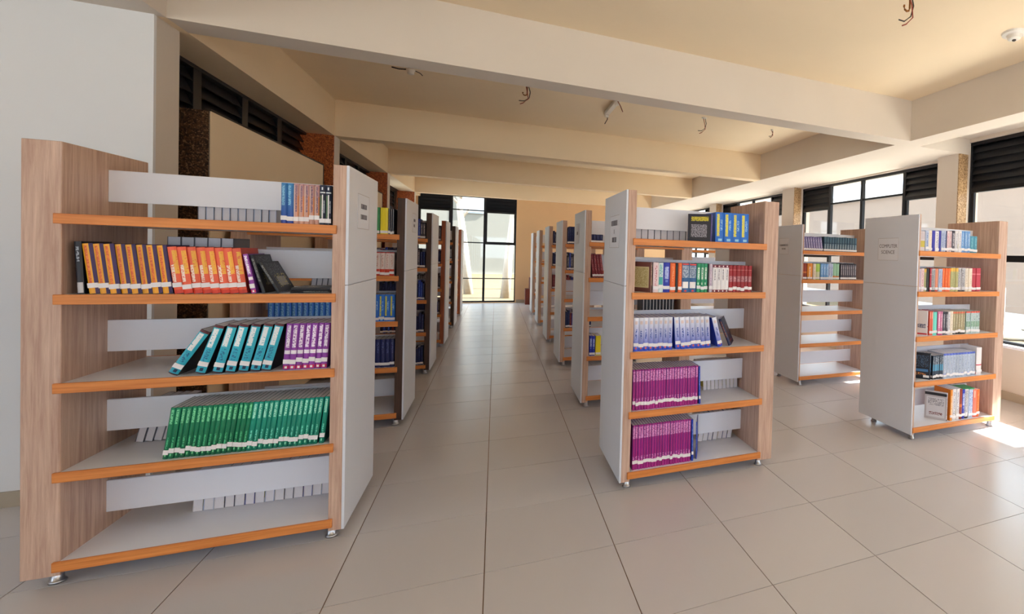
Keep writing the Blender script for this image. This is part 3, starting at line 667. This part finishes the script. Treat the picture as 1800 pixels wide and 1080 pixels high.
book('navy_gold', px(1284, 610, y2), y2 + .012, SHZ[2] + .0005, .02, hb3 * .92, .19, 'navy book with orange rings slumped at the loose end', None, rad(-23), rad(-30), lab=None)
M_ = 'magenta textbook packed on the '
row(3, y2, 1112, 1226, 'magenta', 24, hgt(1150, 648, y2, 3), .2, M_ + 'fourth shelf, above the lower magenta row', 'magenta books, fourth shelf', rad(-.6), .17, v=716)
book('cobalt', px(1230, 714, y2), y2, SHZ[3] + .0005, .012, hgt(1230, 644, y2, 3), .2, 'cobalt blue book closing the upper magenta row', None, rad(-2.2), lab=.18)
row(4, y2, 1111, 1213, 'magenta', 22, hgt(1150, 744, y2, 4), .2, M_ + 'bottom shelf', 'magenta books, bottom shelf', rad(-.4), .17, v=818)
book('cobalt', px(1217, 815, y2), y2, SHZ[4] + .0005, .013, hgt(1215, 738, y2, 4), .2, 'cobalt blue book closing the lower magenta row', None, rad(-1.5), lab=.18)
book('cobalt', px(1224, 815, y2) + .005, y2 + .02, SHZ[4] + .0005, .006, hgt(1215, 745, y2, 4), .17, 'thin cobalt blue booklet fanned open beside the lower magenta row', None, rad(-1.0), rad(-24), name='booklet')
backs(XR, 1, ROWY[0], 0, 1116, 1216, 415, 9, .2, 0, 'book ' + E_ + 'top shelf above the magenta books', 'page edge row over the magenta books')
backs(XR, 1, ROWY[0], 3, 1236, 1296, 690, 9, .2, rad(-3), 'book ' + E_ + 'beside the upper magenta row', 'page edges by the upper magenta row', 'white_grey')
backs(XR, 1, ROWY[0], 4, 1226, 1285, 772, 7, .2, rad(9), 'book ' + E_ + 'beside the lower magenta row', 'page edges by the lower magenta row', ['white_grey', 'white_grey', 'cobalt'])
# --- computer science bookcase
y3 = ROWY[0] + .022
def run(sh, y, v, vtop, items, where, d=.19, lab=.13):
    """items: (u0, u1, n, series, words); each a stretch of like books"""
    for a, b, n, k, words in items:
        h_ = hgt((a + b) / 2, vtop, y, sh) * random.uniform(.96, 1.)
        row(sh, y, a, b, k, n, h_, d, words + ' ' + where, words + ' ' + where if n > 1 else None, 0, lab if k not in ('black', 'deep_blue', 'mono_print') else None, v=v)
Q1 = 'on the top computer science shelf'
run(0, y3, 447, 406, [(1614.5, 1625.7, 1, 'grey_mustard', 'wide grey book with mustard patch')], Q1, lab=None)
run(0, y3, 448, 405, [(1626, 1632, 1, 'pale_blue', 'first pale blue book, next to the turned one,'), (1632, 1638, 1, 'cream', 'cream book'), (1638, 1643.5, 1, 'deep_blue', 'thinner deep blue book'),
    (1643.5, 1650, 1, 'white_grey', 'white book'), (1650, 1654, 1, 'deep_blue', 'wider deep blue book'), (1654, 1662, 2, 'pale_blue', 'pale blue book of a pair'), (1662, 1664, 1, 'navy', 'thin navy book'),
    (1664, 1673, 2, 'pink_white', 'pinkish white book'), (1673, 1679, 1, 'charcoal', 'grey book'), (1679, 1690, 2, 'white_grey', 'greyish white book of a pair'), (1690, 1705, 3, 'sky', 'sky blue book')], Q1)
run(0, y3, 449, 415, [(1705, 1718, 2, 'teal_dim', 'shorter dull teal book')], Q1)
Q2 = 'on the second computer science shelf'
run(1, y3, 518, 471, [(1614.8, 1618.2, 1, 'lilac', 'lilac book'), (1618.3, 1624, 1, 'pink_white', 'pinkish white book'), (1624, 1628, 1, 'olive', 'mustard olive book'), (1628, 1634, 1, 'black', 'wide black book'), (1634, 1637, 1, 'crimson', 'thin crimson book'),
    (1637, 1644, 2, 'mono_print', 'black and white book beside the crimson one'), (1644, 1649, 1, 'salmon', 'pale salmon book'), (1649, 1656, 2, 'pale_blue', 'pale blue book'), (1656, 1670, 3, 'orange', 'orange book'),
    (1670, 1684, 3, 'olive', 'yellow and olive book'), (1684, 1696, 2, 'mono_print', 'black and white book beside the cream ones'), (1696, 1708, 2, 'cream', 'cream book'), (1708, 1723, 2, 'crimson', 'crimson book at the row end')], Q2)
Q3 = 'on the middle computer science shelf'
book('white_red', px(1631, 591, y3), y3 + .006, SHZ[2] + .0005, .014, hgt(1620, 547, y3, 2), .16, 'white book turned to show its cover with a red foot line', None, 0, rad(36))
run(2, y3, 591, 547, [(1634, 1640, 2, 'coral', 'coral book'), (1640, 1647, 1, 'mint', 'mint book'), (1648, 1657, 2, 'pink', 'pink book'), (1657, 1666, 2, 'charcoal', 'grey book'), (1666, 1670, 1, 'white_grey', 'white book'),
    (1670, 1675, 1, 'cream', 'cream book'), (1675, 1696, 5, 'khaki', 'khaki book'), (1698, 1722, 6, 'green_print', 'green printed book with red top')], Q3)
Q4 = 'on the fourth computer science shelf'
book('black_cyan', px(1635.5, 669, y3), y3 + .004, SHZ[3] + .0005, .014, hgt(1630, 622, y3, 3), .18, 'black book turned to show its blue printed cover', None, 0, rad(38), lab=None)
run(3, y3, 668, 624, [(1639, 1657, 6, 'black_cyan', 'black and cyan book')], Q4)
run(3, y3, 666, 619, [(1658, 1714, 11, 'ice_blue', 'icy blue book with blue bands')], Q4)
run(3, y3, 664, 611, [(1716, 1725, 1, 'white_red', 'white book with a red line')], Q4)
Q5 = 'on the bottom computer science shelf'
book('mono_print', px(1666, 738, y3) - .004, y3 + .006, SHZ[4] + .0005, .02, hgt(1655, 693, y3, 4), .19, 'white book turned to show its black framed cover', None, 0, rad(33))
run(4, y3, 735, 684, [(1670, 1674, 1, 'amber', 'amber book'), (1674, 1686, 2, 'white_grey', 'white book'), (1686, 1691, 1, 'rust', 'dark rust book'), (1691, 1696, 1, 'royal', 'blue book'), (1696, 1702, 1, 'mono_print', 'black and white printed book'),
    (1702, 1710, 2, 'pale_blue', 'pale blue book'), (1710, 1716, 1, 'coral', 'coral book'), (1716, 1721, 1, 'orange', 'orange book')], Q5)
lying('leaf', px(1692, 690, y3) - .02, y3 + .02, SHZ[4] + .2575, .012, .17, .13, rad(-8), 'green book lying across the tops of the bottom shelf books')
# --- second bookcase along the louvre wall: the books that show past the white end
y5 = ROWY[1] + .022; V5 = 'behind the green textbooks'
run(0, y5, 410, 364, [(655, 667, 1, 'leaf', 'green book'), (668, 681.5, 1, 'yellow', 'yellow book')], 'on the top shelf ' + V5, lab=.10)
run(0, y5, 410, 366, [(682, 692.5, 3, 'stripe_black', 'navy book with white stripe')], 'on the top shelf ' + V5, lab=.08)
run(1, y5, 486, 442, [(650, 692.5, 5, 'white_redfoot', 'white book with red foot')], 'on the second shelf ' + V5, lab=.1)
run(2, y5, 568, 516, [(646, 694, 5, 'bright_blue', 'thick blue book')], 'on the middle shelf ' + V5, lab=.1)
run(3, y5, 650, 596, [(650, 693, 5, 'navy', 'navy book')], 'on the fourth shelf ' + V5, lab=.13)
# --- books further back, a few pixels each: one object
FB = bmesh.new(); FB.loops.layers.uv.new('UVMap'); FBM = []
def far_one(key, x, y, z, t, h, d, lean=0.):
    cov, pg, lb = book_meshes(key, t, h, d)
    m4 = Matrix.Translation((x, y, z + abs(math.sin(lean)) * t / 2)) @ Matrix.Rotation(lean, 4, 'Y')
    for me_, off in ((cov, 0), (pg, 0), (lb, .1 * h)):
        c = me_.copy(); c.transform(Matrix.Translation((0, 0, off))); c.transform(m4)
        n0 = len(FB.faces); FB.from_mesh(c); FB.faces.ensure_lookup_table()
        ids = []
        for m in me_.materials:
            if m not in FBM: FBM.append(m)
            ids.append(FBM.index(m))
        for f in FB.faces[n0:]: f.material_index = ids[f.material_index]
        bpy.data.meshes.remove(c)
def far_run(sh, y, v, vtop, items, lean=0., d=.19):
    for a, b, n, k in items:
        x0, x1 = px(a, v, y), px(b, v, y); p_ = (x1 - x0) / n; h_ = hgt((a + b) / 2, vtop, y, sh)
        for q in range(n): far_one(k, x0 + p_ * (q + .5), y, SHZ[sh] + .0005, p_ * math.cos(lean) - .0007, h_ * random.uniform(.97, 1), d, lean)
y4 = ROWY[1] + .03 + .022
far_run(0, y4, 441, 416, [(1413, 1447, 8, 'violet_grid')], rad(-9)); far_run(0, y4, 443, 417, [(1448, 1506, 13, 'dark_teal')])
far_run(1, y4, 493, 463, [(1410, 1418, 1, 'rust'), (1419, 1428, 1, 'amber'), (1429, 1434, 1, 'cream'), (1434, 1441, 1, 'lime'), (1442, 1456, 3, 'sky'), (1456, 1464, 2, 'pale_blue'), (1464, 1475, 2, 'sage'), (1477, 1505, 8, 'charcoal')])
far_run(2, y5, 568, 516, [(470, 645, 18, 'blue_gloss')])
y6 = ROWY[1] + .022
far_run(0, y6, 424, 412, [(1036, 1060, 4, 'navy')]); far_run(1, y6, 487, 446, [(1042, 1062, 4, 'maroon')], rad(-8))
far_run(2, y6, 549, 500, [(1128, 1185, 10, 'stripe_black')]); far_run(3, y6, 612, 590, [(1036, 1046, 2, 'royal'), (1047, 1056, 1, 'yellow')])
def far_fill(xa, s, y0, sets):
    for sh, a0, a1, k in sets:
        a = a0
        while a < a1:
            t = random.choice((.020, .024, .028)); h_ = random.choice((.19, .21, .23))
            far_one(k if random.random() < .75 else random.choice(('navy', 'charcoal', 'cobalt', 'maroon')), xa + s * (a + t / 2), y0 + .022, SHZ[sh] + .0005, t - .001, h_, .19); a += t
far_fill(XL, -1, ROWY[2], [(0, .075, .5, 'charcoal'), (1, .075, .5, 'navy'), (2, .075, .5, 'navy'), (3, .075, .5, 'navy'), (4, .075, .4, 'navy')])
far_fill(XL, -1, ROWY[3], [(0, .075, .4, 'charcoal'), (1, .075, .4, 'navy'), (2, .075, .4, 'charcoal'), (3, .075, .4, 'navy')])
far_fill(XR + .04, 1, ROWY[2], [(0, .075, .5, 'navy'), (1, .075, .5, 'charcoal'), (3, .075, .4, 'navy')])
far_fill(XR + .04, 1, ROWY[3], [(0, .075, .4, 'charcoal'), (1, .075, .4, 'navy'), (2, .075, .4, 'maroon')])
o = obj('distant_books', mesh('distant_books', FB, FBM)); o['label'] = 'small books on the bookcases further back'; o['category'] = 'books'; o['kind'] = 'stuff'
# ------------------------------------------------------------------ ceiling leftovers
WIRE = plain('dark_wire', (48, 38, 34), .5, .1, 20); WIRER = plain('red_wire', (150, 60, 44), .5, .1, 20)
PLAST = plain('white_plastic', (226, 222, 214), .4, .03, 10); BRASS = plain('brass_hook', (150, 98, 48), .35, .1, 20, 0, .8)
def hanging(x, y, size, label, hook=True, group='capped wires hanging from the ceiling'):
    r_ = thing('hanging_wire', label, 'wire', (x, y, ZC), group)
    b = bmesh.new(); lathe(b, [(.028 * size, -.012), (.034 * size, -.006), (.034 * size, 0)], 14); obj('ceiling_box', mesh('ceiling_box', b, PLAST), r_)
    if hook:
        b = bmesh.new(); tube(b, [(0, 0, -.01), (0, 0, -.09 * size)] + [(.022 * size * (math.cos(q) - 1), 0, (-.09 - .022 * math.sin(q)) * size) for q in (.8, 1.6, 2.4, 3.1, 3.6)], .0065 * size, 6); obj('hook', mesh('hook', b, BRASS, 0, True), r_)
    b = bmesh.new(); tube(b, [(.012, 0, -.008), (.03 * size, .0, -.07 * size), (.02 * size, .01, -.13 * size), (-.03 * size, .01, -.17 * size), (-.08 * size, .0, -.175 * size)], .0045, 5); obj('wire', mesh('wire', b, WIRE, 0, True), r_)
    b = bmesh.new(); tube(b, [(-.012, 0, -.008), (.0, -.02, -.08 * size), (.01 * size, -.02, -.15 * size), (-.04 * size, -.02, -.20 * size), (-.07 * size, -.02, -.215 * size)], .0045, 5); obj('wire', mesh('wire', b, WIRER, 0, True), r_)
p = un(927, 150, z=ZC); hanging(p.x, p.y, 1., 'hooked wires hanging between the first and second beams above the aisle')
p = un(1238, 207, z=ZC); hanging(p.x, p.y, 1., 'bare wires hanging behind the first beam near the bookcase with magenta books', False)
p = un(1357, 228, z=ZC); hanging(p.x, p.y, .55, 'short wire stub hanging nearest the inner corner of the ceiling bay', False)
p = un(1600, -12, z=ZC); hanging(p.x, p.y, 1.1, 'hooked wires with red ends hanging in front of the first beam')
p = un(722, 122, z=ZC)
r_ = thing('lamp_holder', 'small white lamp holder on the ceiling above the louvre side bookcases', 'lamp holder', (p.x, p.y, ZC))
b = bmesh.new(); lathe(b, [(.02, -.05), (.03, -.045), (.032, -.02), (.04, -.012), (.04, 0)], 14); obj('socket', mesh('socket', b, PLAST, 0, True), r_)
b = bmesh.new(); tube(b, [(-.03, 0, -.006), (-.10, .01, -.012), (-.16, .0, -.006)], .006, 5); obj('wire', mesh('wire', b, WIRE, 0, True), r_)
b = bmesh.new(); tube(b, [(.03, 0, -.006), (.08, .02, -.02), (.10, .02, -.04)], .004, 5); obj('wire', mesh('wire', b, WIRE, 0, True), r_)
p = un(1075, 186, z=ZC)
r_ = thing('tube_light_batten', 'short white tube light batten fixed to the ceiling with dangling wires', 'light fitting', (p.x, p.y, ZC))
obj('batten', boxmesh('batten', (-.03, .03, -.34, .30, -.045, -.002), PLAST, .006), r_)
for y in (-.33, .25): obj('end_cap', boxmesh('end_cap', (-.022, .022, y, y + .04, -.075, -.045), PLAST, .004), r_)
b = bmesh.new(); tube(b, [(.0, .30, -.02), (.02, .34, -.08), (-.01, .36, -.14)], .005, 5); obj('wire', mesh('wire', b, WIRE, 0, True), r_)
b = bmesh.new(); tube(b, [(.0, -.34, -.03), (.03, -.36, -.09), (.06, -.35, -.15)], .005, 5); obj('wire', mesh('wire', b, WIRER, 0, True), r_)
p = un(1783, 58, z=ZC)
r_ = thing('smoke_detector', 'round white smoke detector on the ceiling in front of the first beam', 'detector', (p.x, p.y, ZC))
b = bmesh.new(); lathe(b, [(.028, -.052), (.045, -.046), (.055, -.02), (.085, -.014), (.09, 0)], 22); obj('housing', mesh('housing', b, PLAST), r_)
b = bmesh.new(); lathe(b, [(.010, -.062), (.014, -.058), (.014, -.05)], 12); obj('sensor_tip', mesh('sensor_tip', b, WIRE), r_)
# brown stepped wooden box by the far wall
RB = wood('red_brown_box_wood', (92, 34, 20), (128, 52, 30), 'z', .5, 18)
p = un(926, 533, z=0); r_ = thing('wooden_box', 'red brown stepped wooden box on the floor by the far wall', 'box', (.92, 12.62, 0))
obj('lower_box', boxmesh('lower_box', (-.15, .22, -.16, .16, 0, .43), RB, .006), r_)
obj('upper_box', boxmesh('upper_box', (-.05, .18, -.14, .14, .43, .74), RB, .006), r_)

# ------------------------------------------------------------------ outside
PAVE = plain('pale_paving', (206, 202, 194), .85, .06, 1.5); GRASS = plain('dry_grass', (92, 76, 48), .95, .15, 3)
BEIGE = plain('beige_render', (150, 130, 116), .85, .05, 1.2); PALE = plain('pale_render', (224, 222, 216), .8, .03, 1.2); ROOF = plain('clay_roof', (196, 170, 150), .8, .08, 4)
GREEN = plain('leaf_green', (74, 86, 48), .9, .25, 9); TRUNK = plain('pale_bark', (170, 162, 152), .85, .12, 8)
gb = bmesh.new()
bxo('ground_outside', (-60, 90, -50, 90, -.45, -.30), PAVE, kind='structure')
bxo('lawn', (8.4, 13.2, -14, 30, -.30, -.27), GRASS, kind='structure')
bxo('lawn', (-14, 14, 15.2, 36.8, -.30, -.27), GRASS, kind='structure')
bxo('eaves', (5.4, 7.9, -8.2, 13.2, 3.32, 3.5), PAINT, kind='structure')
def house(loc, size, label, wallm, floors=1, win=5):
    x, y, z = loc; sx, sy, sz = size
    r_ = thing('building', label, 'building', (x, y, -.3))
    obj('wall', boxmesh('wall', (-sx / 2, sx / 2, -sy / 2, sy / 2, 0, sz), wallm), r_)
    obj('parapet', boxmesh('parapet', (-sx / 2 - .2, sx / 2 + .2, -sy / 2 - .2, sy / 2 + .2, sz, sz + .25), PALE), r_)
    return r_
house((20, 6.5, 0), (5, 50, 5.0), 'long low beige building across the lawn outside the windows', BEIGE)
hb_ = house((-1.5, 40, 0), (30, 6, 7.5), 'pale building far beyond the end window', plain('dull_render', (122, 120, 112), .8, .05, 1.))
for k in range(5):
    wv = obj('window', boxmesh('window', (-.8, .8, -.05, .05, 0, 1.5), plain('dull_glass', (150, 158, 164), .3)), hb_, (-8 + 4 * k, -3.03, 4.2))
    obj('pane', boxmesh('pane', (-.7, .7, -.03, .03, .1, 1.4), plain('dull_pane', (176, 184, 190), .2)), wv, (0, -.04, 0))
b = bmesh.new(); lathe(b, [(.55, 0), (.62, .05), (.6, .14), (.42, .16), (.36, .24), (.12, .27), (.05, .3)], 24)
r_ = thing('garden_basin', 'low round white basin with thin pole on the lawn outside', 'basin', (11.3, 5.8, -.27))
obj('basin', mesh('basin', b, PALE, 0, True), r_)
b = bmesh.new(); tube(b, [(0, 0, .28), (0, 0, 1.2)], .02, 8); obj('pole', mesh('pole', b, PALE), r_)
def tree(x, y, h, lean, label):
    r_ = thing('tree', label, 'tree', (x, y, -.29), 'trees outside the end window'); rnd = random.Random(int(x * 10) + int(y))
    b = bmesh.new(); tube(b, [(0, 0, 0), (lean * .3, 0, h * .35), (lean * .7, .1, h * .7), (lean, .1, h)], [.17, .14, .11, .06], 10)
    for k in range(4):
        a = k * 1.7; tube(b, [(lean * .7, .1, h * (.62 + .06 * k)), (lean * .7 + math.cos(a) * .6, .1 + math.sin(a) * .6, h * (.8 + .05 * k))], [.06, .025], 7)
    obj('trunk', mesh('trunk', b, TRUNK, 0, True), r_)
    b = bmesh.new()
    for k in range(420):
        a, ph = rnd.uniform(0, 2 * PI), rnd.uniform(-1, 1); rr = 1.5 * rnd.random() ** .4
        c = Vector((lean + rr * math.cos(a) * math.sqrt(1 - ph * ph), .1 + rr * math.sin(a) * math.sqrt(1 - ph * ph), h + .5 + rr * ph * .8))
        n_ = Vector((rnd.uniform(-1, 1), rnd.uniform(-1, 1), rnd.uniform(-1, 1))).normalized(); t1 = n_.orthogonal().normalized() * rnd.uniform(.08, .16); t2 = n_.cross(t1) * .5
        b.faces.new([b.verts.new(c + q) for q in (t1, t2, -t1, -t2)])
    o = obj('foliage', mesh('foliage', b, GREEN), r_); o['kind'] = 'stuff'
tree(.35, 17.6, 4.2, .3, 'pale trunked tree just outside the end window'); tree(-.9, 19.5, 4.6, -.5, 'pale trunked tree behind the first one outside')
tree(1.9, 22.0, 4.4, .2, 'pale trunked tree standing furthest to the lawn edge')
